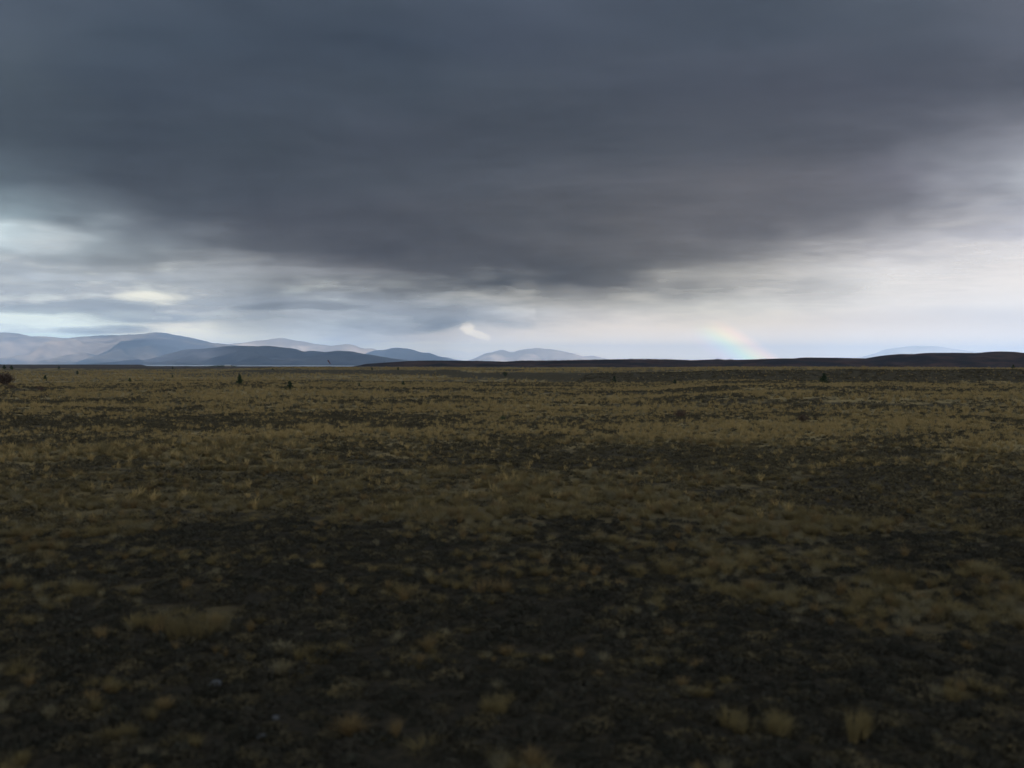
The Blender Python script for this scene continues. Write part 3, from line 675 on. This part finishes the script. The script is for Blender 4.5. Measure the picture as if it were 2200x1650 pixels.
# ------------------------------------------------------------------ single plants, stones
def empty(name, loc, label, cat, group=None, rz=0.0):
    o = bpy.data.objects.new(name, None); COL.objects.link(o); o.location = loc; o.rotation_euler = (0, 0, rz)
    o.empty_display_size = 0.2
    o['label'] = label; o['category'] = cat
    if group: o['group'] = group
    return o

def tube(V, F, T, path, rads, sides=6, tone=0.5):
    b0 = len(V)
    for k, (p, r) in enumerate(zip(path, rads)):
        p = Vector(p); d = (Vector(path[min(k + 1, len(path) - 1)]) - Vector(path[max(k - 1, 0)])).normalized()
        u = d.orthogonal().normalized(); v = d.cross(u)
        for s_ in range(sides):
            a = 2 * math.pi * s_ / sides
            V.append(tuple(p + (u * math.cos(a) + v * math.sin(a)) * r)); T.append(tone)
    for k in range(len(path) - 1):
        for s_ in range(sides):
            i = b0 + k * sides + s_; j = b0 + k * sides + (s_ + 1) % sides
            F.append((i, j, j + sides, i + sides))

def conifer(px, py, hpx, wpx, label, seed, far=False):
    x, y, z = ground_at(px, py)
    if far: pass
    h = hpx * 1.05 * y / FPX; wd = wpx * 1.25 * y / FPX
    rg = np.random.default_rng(seed)
    t = empty('pine_tree', (x, y, z - 0.03), label, 'tree', 'young pines scattered over the plain', rg.uniform(0, 6))
    V, F, T = [], [], []
    lean = rg.normal(0, .03)
    tube(V, F, T, [(lean * h * q, 0, h * q) for q in (0, .3, .6, .95)], [h * .022, h * .017, h * .011, h * .003])
    nV, nF, nT = [], [], []
    levels = 15
    for k in range(levels):
        q = 0.05 + 0.93 * k / (levels - 1)
        L = wd * .5 * (1 - q) ** 0.85 * rg.uniform(.75, 1.25) + h * .015
        for m_ in range(7 if k < levels - 1 else 3):
            a = rg.uniform(0, 6.283); Lb = L * rg.uniform(.55, 1.15)
            p0 = Vector((lean * h * q, 0, h * q)); up = rg.uniform(.15, .6)
            p1 = p0 + Vector((math.cos(a), math.sin(a), up)) * Lb
            if not far: tube(V, F, T, [tuple(p0), tuple(p1)], [h * .006, h * .002], 3)
            for c_ in range(10):
                f = rg.uniform(.15, 1.05); c0 = p0.lerp(p1, f) + Vector(rg.normal(0, 1, 3)) * wd * .035
                u = Vector((math.cos(a), math.sin(a), up + .4)) + Vector(rg.normal(0, .7, 3)); u = u.normalized() * h * rg.uniform(.06, .12)
                v_ = u.cross(Vector(rg.normal(0, 1, 3))).normalized() * h * .034
                i = len(nV); nV += [tuple(c0 - v_), tuple(c0 + v_), tuple(c0 + u + v_ * .3), tuple(c0 + u - v_ * .3)]; nF.append((i, i + 1, i + 2, i + 3)); nT += [rg.uniform()] * 4
    link('trunk', mesh_np('trunk', V, F, [M_BARK], True, {'tone': ('FLOAT', T)}), t)
    link('crown', mesh_np('crown', nV, nF, [M_NEEDLE], False, {'tone': ('FLOAT', nT)}), t)
    return t

def shrub(px, py, hpx, wpx, label, seed, mt=None, dense=1.0, group='shrubs standing in the grass', name='shrub', leafk=1.0):
    x, y, z = ground_at(px, py)
    h = hpx * y / FPX; wd = wpx * y / FPX
    rg = np.random.default_rng(seed)
    t = empty(name, (x, y, z - 0.03), label, 'shrub', group, 0)
    V, F, T = [], [], []; nV, nF, nT = [], [], []
    ns = int(46 * dense)
    for s_ in range(ns):
        a = rg.uniform(0, 6.283); q = math.sqrt(rg.uniform()) * (.5 + .5 * vnoise(np.array([a * 1.1 + seed]), np.array([.5]))[0] * 1.3)
        top = Vector((math.cos(a) * q * wd * .5, math.sin(a) * q * wd * .5, h * (1 - .62 * q * q) * rg.uniform(.72, 1.05)))
        mid = Vector((top.x * .45, top.y * .45, top.z * .55)) + Vector(rg.normal(0, 1, 3)) * wd * .02
        tube(V, F, T, [(top.x * .06, top.y * .06, 0), tuple(mid), tuple(top)], [h * .016, h * .009, h * .003], 4, rg.uniform())
        for c_ in range(int(34 * leafk)):
            f = rg.uniform(.25, 1.04) ** .8
            c0 = (mid.lerp(top, (f - .5) * 2) if f > .5 else Vector((0, 0, 0)).lerp(mid, f * 2)) + Vector(rg.normal(0, 1, 3)) * min(wd, h) * .055
            if c0.z < 0: c0.z = .02
            u = Vector(rg.normal(0, 1, 3)); u.z = abs(u.z); u = u.normalized() * min(h, wd) * rg.uniform(.04, .09)
            v_ = u.cross(Vector(rg.normal(0, 1, 3))).normalized() * u.length * .3
            i = len(nV); nV += [tuple(c0 - v_), tuple(c0 + v_), tuple(c0 + u + v_ * .3), tuple(c0 + u - v_ * .3)]; nF.append((i, i + 1, i + 2, i + 3)); nT += [rg.uniform()] * 4
    link('stem', mesh_np('stem', V, F, [M_BARK], True, {'tone': ('FLOAT', T)}), t)
    link('foliage', mesh_np('foliage', nV, nF, [mt or M_BRUSH], False, {'tone': ('FLOAT', nT)}), t)
    return t

for a in [
    (515, 826, 20, 11, 'tall slender dark young pine left of centre, the tallest tree in the open grass', 501),
    (622, 838, 18, 14, 'broad bushy young pine nearest of the free standing ones, below the windsock on its left', 502),
    (866, 829, 10, 8, 'small young pine standing alone in grass below the left end of the dark hill', 503),
    (772, 831, 8, 4, 'thin spindly pine seedling between the bushy pine and the small pine under the hill end', 504),
    (97, 817, 10, 8, 'small squat pine right of the big bush at the left edge', 505),
    (166, 805, 8, 5, 'narrow little pine standing on the skyline grass beyond the squat pine at left', 506),
    (279, 820, 8, 6, 'small dark pine in grass between the squat left pine and the tall slender pine', 507),
    (371, 812, 6, 5, 'tiny pine in the far grass, left of the tall slender pine', 508),
    (1771, 826, 22, 15, 'large dark pine at the foot of the dark bank on the right', 509),
    (1319, 822, 13, 9, 'faint dark pine against the dark bank right of the centre', 510),
    (1450, 825, 9, 8, 'low bushy pine at the bank foot, between the faint pine and the large dark pine', 511),
    (2177, 793, 9, 6, 'lone pine standing on top of the terrace at the right edge', 512)]:
    conifer(*a)
for a in [
    (9, 793, 8, 6, 'dark tree on the far plain, leftmost of all at the left edge', 521), (25, 794, 8, 8, 'broad dark tree on the far plain, second from the left edge', 522),
    (127, 793, 6, 5, 'small dark tree on the far plain above the narrow little pine', 523), (371, 793, 5, 4, 'tiny dark tree on the far plain right of the low far terrace end', 524),
    (586, 795, 4, 4, 'tiny dark tree on the far plain above the bushy pine', 525), (799, 795, 5, 5, 'tiny dark tree below the left tip of the dark hill', 526), (855, 795, 6, 5, 'small dark tree at the foot of the dark hill above the small pine', 527)]:
    conifer(*a, far=True)['group'] = 'small trees far out on the plain'

for a in [
    (12, 829, 30, 46, 'big dark twiggy bush cut off by the left edge', 541, M_BRUSH, 2.2),
    (22, 835, 9, 24, 'low brown bush in front of the big dark bush', 542, M_BRUSH, 1.),
    (87, 840, 12, 23, 'spreading low brown bush below the squat pine at left', 543, M_BRUSH, 1.),
    (1085, 809, 11, 13, 'round dark green bush in front of the dark bank near the centre', 544, M_NEEDLE, 1.2),
    (1106, 824, 9, 8, 'small reddish brown bush just below the round dark green bush', 545, M_BRUSH, .8),
    (1080, 906, 14, 19, 'dense round nearly black bush in the middle of the plain', 546, M_NEEDLE, 1.5),
    (1463, 897, 18, 42, 'flat wide reddish brown bush in pale grass right of the centre', 547, M_BRUSH, 1.3),
    (1725, 906, 18, 32, 'dark brown bush at the edge of the pale grass band on the right', 548, M_BRUSH, 1.3),
    (1252, 907, 13, 9, 'small upright brown bush in pale grass between the black bush and flat wide bush', 549, M_BRUSH, .8),
    (903, 873, 7, 8, 'tiny brown bush in grass left of and beyond the dense black bush', 550, M_BRUSH, .7),
    (2010, 912, 10, 26, 'low dark bush in grass near the right edge', 551, M_BRUSH, 1.),
    (330, 843, 4, 9, 'leftmost of three small rusty mounds in the pale grass', 552, M_BRUSH, .7),
    (358, 842, 4, 8, 'middle one of three small rusty mounds in the pale grass', 553, M_BRUSH, .7),
    (391, 842, 4, 8, 'rightmost of three small rusty mounds in the pale grass', 554, M_BRUSH, .7)]:
    shrub(*a)

def near_tussock(px, py, hpx, wpx, label, seed, mt=None, clumps=1):
    x, y, z = ground_at(px, py)
    h = hpx * y / FPX; wd = wpx * y / FPX
    rg = np.random.default_rng(seed)
    t = None
    V, F, T = [], [], []
    me_ = []
    o = None
    for k in range(clumps):
        n = int(260 / math.sqrt(clumps))
        me = tuft_mesh('tussock', seed + k, n, h * .92, wd * (.62 if clumps == 1 else .34), .009, 5, mt or M_STRAW_DIM, lean=.9, root=wd * .14)
        if clumps == 1: o = link('tussock', me, loc=(x, y, z))
        else: me_.append((me, rg.uniform(-.34, .34) * wd, rg.normal(0, .12) * wd))
    if clumps > 1:
        bm = bmesh.new()
        for me, dx, dy in me_:
            me.transform(Matrix.Translation((dx, dy, gz(x + dx, y + dy) - z))); bm.from_mesh(me)
        me = bpy.data.meshes.new('tussock'); bm.to_mesh(me); bm.free(); me.materials.append(mt or M_STRAW_DIM)
        o = link('tussock', me, loc=(x, y, z))
    o['label'] = label; o['category'] = 'grass tussock'; o['group'] = 'large grass tussocks in the foreground'
    return o
for a in [
    (755, 1578, 70, 105, 'golden spiky tussock at the bottom left of centre', 601, M_GOLD, 1),
    (598, 1452, 50, 70, 'straw coloured tussock, front one of a pair left of centre', 602, M_PALE, 1),
    (603, 1405, 45, 76, 'straw coloured tussock, rear one of a pair left of centre', 603, M_PALE, 1),
    (1625, 1575, 74, 150, 'broad yellow brown tussock clump at the bottom right', 604, M_STRAW_DIM, 5),
    (1850, 1590, 105, 80, 'tall loose tussock right of the broad yellow brown clump', 605, M_STRAW_DIM, 2),
    (420, 1372, 70, 150, 'wide straw tussock clump at left in the foreground', 606, M_STRAW_DIM, 6),
    (290, 1350, 40, 110, 'flatter dull tussock clump left of the wide straw clump', 607, M_STRAW_DIM, 4),
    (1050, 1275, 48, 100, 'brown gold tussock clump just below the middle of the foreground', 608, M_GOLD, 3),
    (2075, 1395, 30, 44, 'small golden tussock near the right edge of the foreground', 609, M_GOLD, 1),
    (682, 1222, 24, 42, 'small straw tussock standing alone on dark ground left of centre', 610, M_STRAW, 1),
    (1060, 1540, 70, 90, 'dull brown loose tussock between the golden spiky one and the broad right hand clump', 611, M_STRAW_DIM, 2),
    (260, 1590, 50, 120, 'dark brownish tussock clump in the lower left', 612, M_STRAW_DIM, 4),
    (30, 1640, 40, 80, 'tussock cut off by the bottom left corner', 613, M_STRAW_DIM, 2),
    (1950, 1260, 60, 90, 'straw tussock clump high on the right of the foreground', 614, M_STRAW_DIM, 4),
    (2110, 1280, 50, 60, 'narrow straw tussock beside the right edge above the small golden one', 615, M_STRAW_DIM, 1),
    (320, 1122, 14, 44, 'small golden tussock on dark ground at left, middle distance', 616, M_GOLD, 2)]:
    near_tussock(*a)

def stone(px, py, wpx, label, seed):
    x, y, z = ground_at(px, py)
    wd = wpx * y / FPX
    bm = bmesh.new(); bmesh.ops.create_icosphere(bm, subdivisions=3, radius=.5)
    rg = random.Random(seed); off = rg.uniform(0, 50)
    for v in bm.verts:
        n = float(fbm(np.array([v.co.x * 2 + off]), np.array([v.co.y * 2 + v.co.z * 1.3]), seed)[0])
        v.co *= .75 + .5 * n
        v.co.z *= .45; v.co.y *= .75
        v.co *= wd
    me = bpy.data.meshes.new('stone'); bm.to_mesh(me); bm.free(); me.materials.append(M_STONE)
    o = link('stone', me, loc=(x, y, z + wd * .12), label=label, cat='stone', group='grey stones lying on the dark ground'); o.rotation_euler.z = rg.uniform(0, 3)
for a in [(463, 1476, 36, 'largest bluish grey stone on the dark ground at lower left', 701), (592, 1545, 22, 'small grey stone between the pair of tussocks and the golden spiky one', 702),
          (562, 1585, 26, 'flat grey stone near the bottom edge left of the golden spiky tussock', 703), 
          (1572, 1292, 16, 'small pale stone above and left of the broad yellow brown clump', 705), (1740, 1284, 14, 'little bluish stone right of the small pale one', 706),
          (780, 1352, 14, 'little pale stone right of the pair of tussocks', 708)]:
    stone(*a)

# ------------------------------------------------------------------ windsock, mast, farm
def plain_mat(name, col, rough=.6, metal=0.0):
    m_, g = mat(name)
    b = g.n('ShaderNodeBsdfPrincipled'); geo = g.n('ShaderNodeNewGeometry')
    g.l(g.mix(g.noise(geo.outputs['Position'], 3, 4, .6), tuple(c_ * .75 for c_ in col), col), b.inputs['Base Color'])
    b.inputs['Roughness'].default_value = rough; b.inputs['Metallic'].default_value = metal
    o = g.n('ShaderNodeOutputMaterial'); g.l(b.outputs[0], o.inputs[0]); return m_
def build_windsock():
    d = 860.0; v = ray(704, 774); x = v.x * d; z0 = gz(x, d); top = CAM_H + v.z * d
    t = empty('windsock', (x, d, z0), 'dark red windsock drooping from a tall thin pale pole far out on the plain', 'windsock')
    H = top - z0
    V, F, T = [], [], []; tube(V, F, T, [(0, 0, -.2), (0, 0, H * .5), (0, 0, H + .15)], [.07, .055, .035], 10)
    link('pole', mesh_np('pole', V, F, [plain_mat('galvanised_pole', (.42, .44, .46), .5)], True), t)
    V, F, T = [], [], []
    dr = Vector((.62, 0, -.78)).normalized()
    c0 = Vector((.12, 0, H - .05)); u = Vector((0, 1, 0)); w_ = dr.cross(u)
    ring = [tuple(c0 + (u * math.cos(a) + w_ * math.sin(a)) * .55) for a in np.linspace(0, 2 * math.pi, 25)]
    tube(V, F, T, ring, [.025] * 25, 6); tube(V, F, T, [(0, 0, H), tuple(c0 + w_ * .45)], [.02, .02], 6); tube(V, F, T, [(0, 0, H - .5), tuple(c0 - w_ * .45)], [.02, .02], 6)
    link('frame', mesh_np('frame', V, F, [plain_mat('dark_steel', (.08, .08, .085), .5, .5)], True), t)
    rows, n = 12, 20; V = []
    for k in range(rows):
        q = k / (rows - 1); L = 3.7 * q
        bend = Vector((-.10 * q * q, 0, -.30 * q * q)) * 1.2
        for a in np.linspace(0, 2 * math.pi, n, endpoint=False):
            r_ = (.55 - .28 * q) * (1 + .06 * math.sin(3 * a + 4 * q))
            V.append(tuple(c0 + dr * L + bend + (u * math.cos(a) * (1 - .3 * q) + w_ * math.sin(a)) * r_))
    me = mesh_np('sock', V, grid_faces(rows, n, True), [plain_mat('red_fabric', (.10, .012, .010), .9)], True)
    o = link('sock', me, t)
    so_ = o.modifiers.new('cloth', 'SOLIDIFY'); so_.thickness = .01
build_windsock()

def build_mast():
    d = 2560.0; v = ray(826, 779.5); x = v.x * d; zt = CAM_H + ray(826, 775).z * d; zb = CAM_H + v.z * d - 1.5
    t = empty('utility_pole', (x, d, zb), 'thin dark utility pole on the left end of the dark hill', 'utility pole')
    V, F, T = [], [], []; tube(V, F, T, [(0, 0, 0), (0, 0, zt - zb)], [.2, .13], 8)
    link('pole', mesh_np('pole', V, F, [M_BARK], True), t)
    V, F, T = [], [], []; tube(V, F, T, [(-1.1, 0, zt - zb - .6), (1.1, 0, zt - zb - .6)], [.09, .09], 6)
    link('crossarm', mesh_np('crossarm', V, F, [M_BARK], True), t)
build_mast()

def scrub_clumps(name, spots, mt, label, seed):
    """far off scrub that reads as one mass: uneven clumps of leaf faces"""
    rg = np.random.default_rng(seed); V, F, T = [], [], []
    for x, y, z, h, wd in spots:
        for c_ in range(44):
            p = rg.normal(0, .33, 3); p[2] = abs(p[2]) + .1
            c0 = Vector((x + p[0] * wd, y + p[1] * wd, z + p[2] * h)); u = Vector(rg.normal(0, 1, 3)).normalized() * h * .22; v_ = u.cross(Vector(rg.normal(0, 1, 3))).normalized() * h * .14
            i = len(V); V += [tuple(c0 - v_), tuple(c0 + v_), tuple(c0 + u + v_ * .4), tuple(c0 + u - v_ * .4)]; F.append((i, i + 1, i + 2, i + 3)); T += [rg.uniform()] * 4
    link(name, mesh_np(name, V, F, [mt], False, {'tone': ('FLOAT', T)}), label=label, cat='scrub', kind='stuff')
hx, hy = [p[0] for p in HILL], [p[1] for p in HILL]
spots = []
rg = np.random.default_rng(9)
for px in np.concatenate([rg.uniform(1090, 1330, 170), rg.uniform(1330, 1480, 150), rg.uniform(1535, 1575, 30), rg.uniform(1600, 2200, 30), rg.uniform(880, 1090, 26)]):
    v = ray(px, np.interp(px, hx, hy)); h = rg.uniform(1.0, 3.4) * (1.25 if (1440 > px > 1350 or 1535 < px < 1575) else .8)
    spots.append((v.x * 2600, 2600 + rg.uniform(-10, 10), CAM_H + v.z * 2600 - .8, h, rg.uniform(3, 8)))
scrub_clumps('hilltop_scrub', spots, M_BRUSH, 'dark uneven scrub fringe along the top of the dark hill', 21)
spots = []
for px in list(rg.uniform(455, 506, 60)) + list(rg.uniform(755, 830, 26)) + list(rg.uniform(395, 455, 16)):
    d = 1900 + rg.uniform(-60, 60); v = ray(px, 790)
    spots.append((v.x * d, d, gz(v.x * d, d) - .3, rg.uniform(1.8, 4.2) * (1 if 455 < px < 506 else .6), rg.uniform(5, 11)))
scrub_clumps('shelterbelt', spots, M_NEEDLE, 'dark shelterbelt round the farm far out on the left plain', 22)
def build_shed():
    d = 1800.0; v = ray(490, 790); x = v.x * d; z = gz(x, d)
    t = empty('farm_shed', (x, d, z), 'tiny pale roofed farm shed in front of the dark shelterbelt far off on the left', 'shed')
    L, Wd, H, RH = 5.5, 4., 2.4, 1.3
    V = [(-L, -Wd, 0), (L, -Wd, 0), (L, Wd, 0), (-L, Wd, 0), (-L, -Wd, H), (L, -Wd, H), (L, Wd, H), (-L, Wd, H), (-L, 0, H + RH), (L, 0, H + RH)]
    me = bpy.data.meshes.new('wall'); me.from_pydata(V, [], [(0, 1, 5, 4), (1, 2, 6, 5), (2, 3, 7, 6), (3, 0, 4, 7), (4, 8, 7), (5, 6, 9), (0, 3, 2, 1)]); me.materials.append(plain_mat('weathered_boards', (.20, .18, .16), .9)); link('wall', me, t)
    e = .35; V = [(-L - e, -Wd - e, H - .1), (L + e, -Wd - e, H - .1), (L + e, 0, H + RH + .08), (-L - e, 0, H + RH + .08), (-L - e, Wd + e, H - .1), (L + e, Wd + e, H - .1)]
    me = bpy.data.meshes.new('roof'); me.from_pydata(V, [], [(0, 1, 2, 3), (3, 2, 5, 4)]); me.materials.append(plain_mat('pale_iron_roof', (.62, .64, .66), .4)); o = link('roof', me, t)
    s_ = o.modifiers.new('sheet', 'SOLIDIFY'); s_.thickness = .08
build_shed()
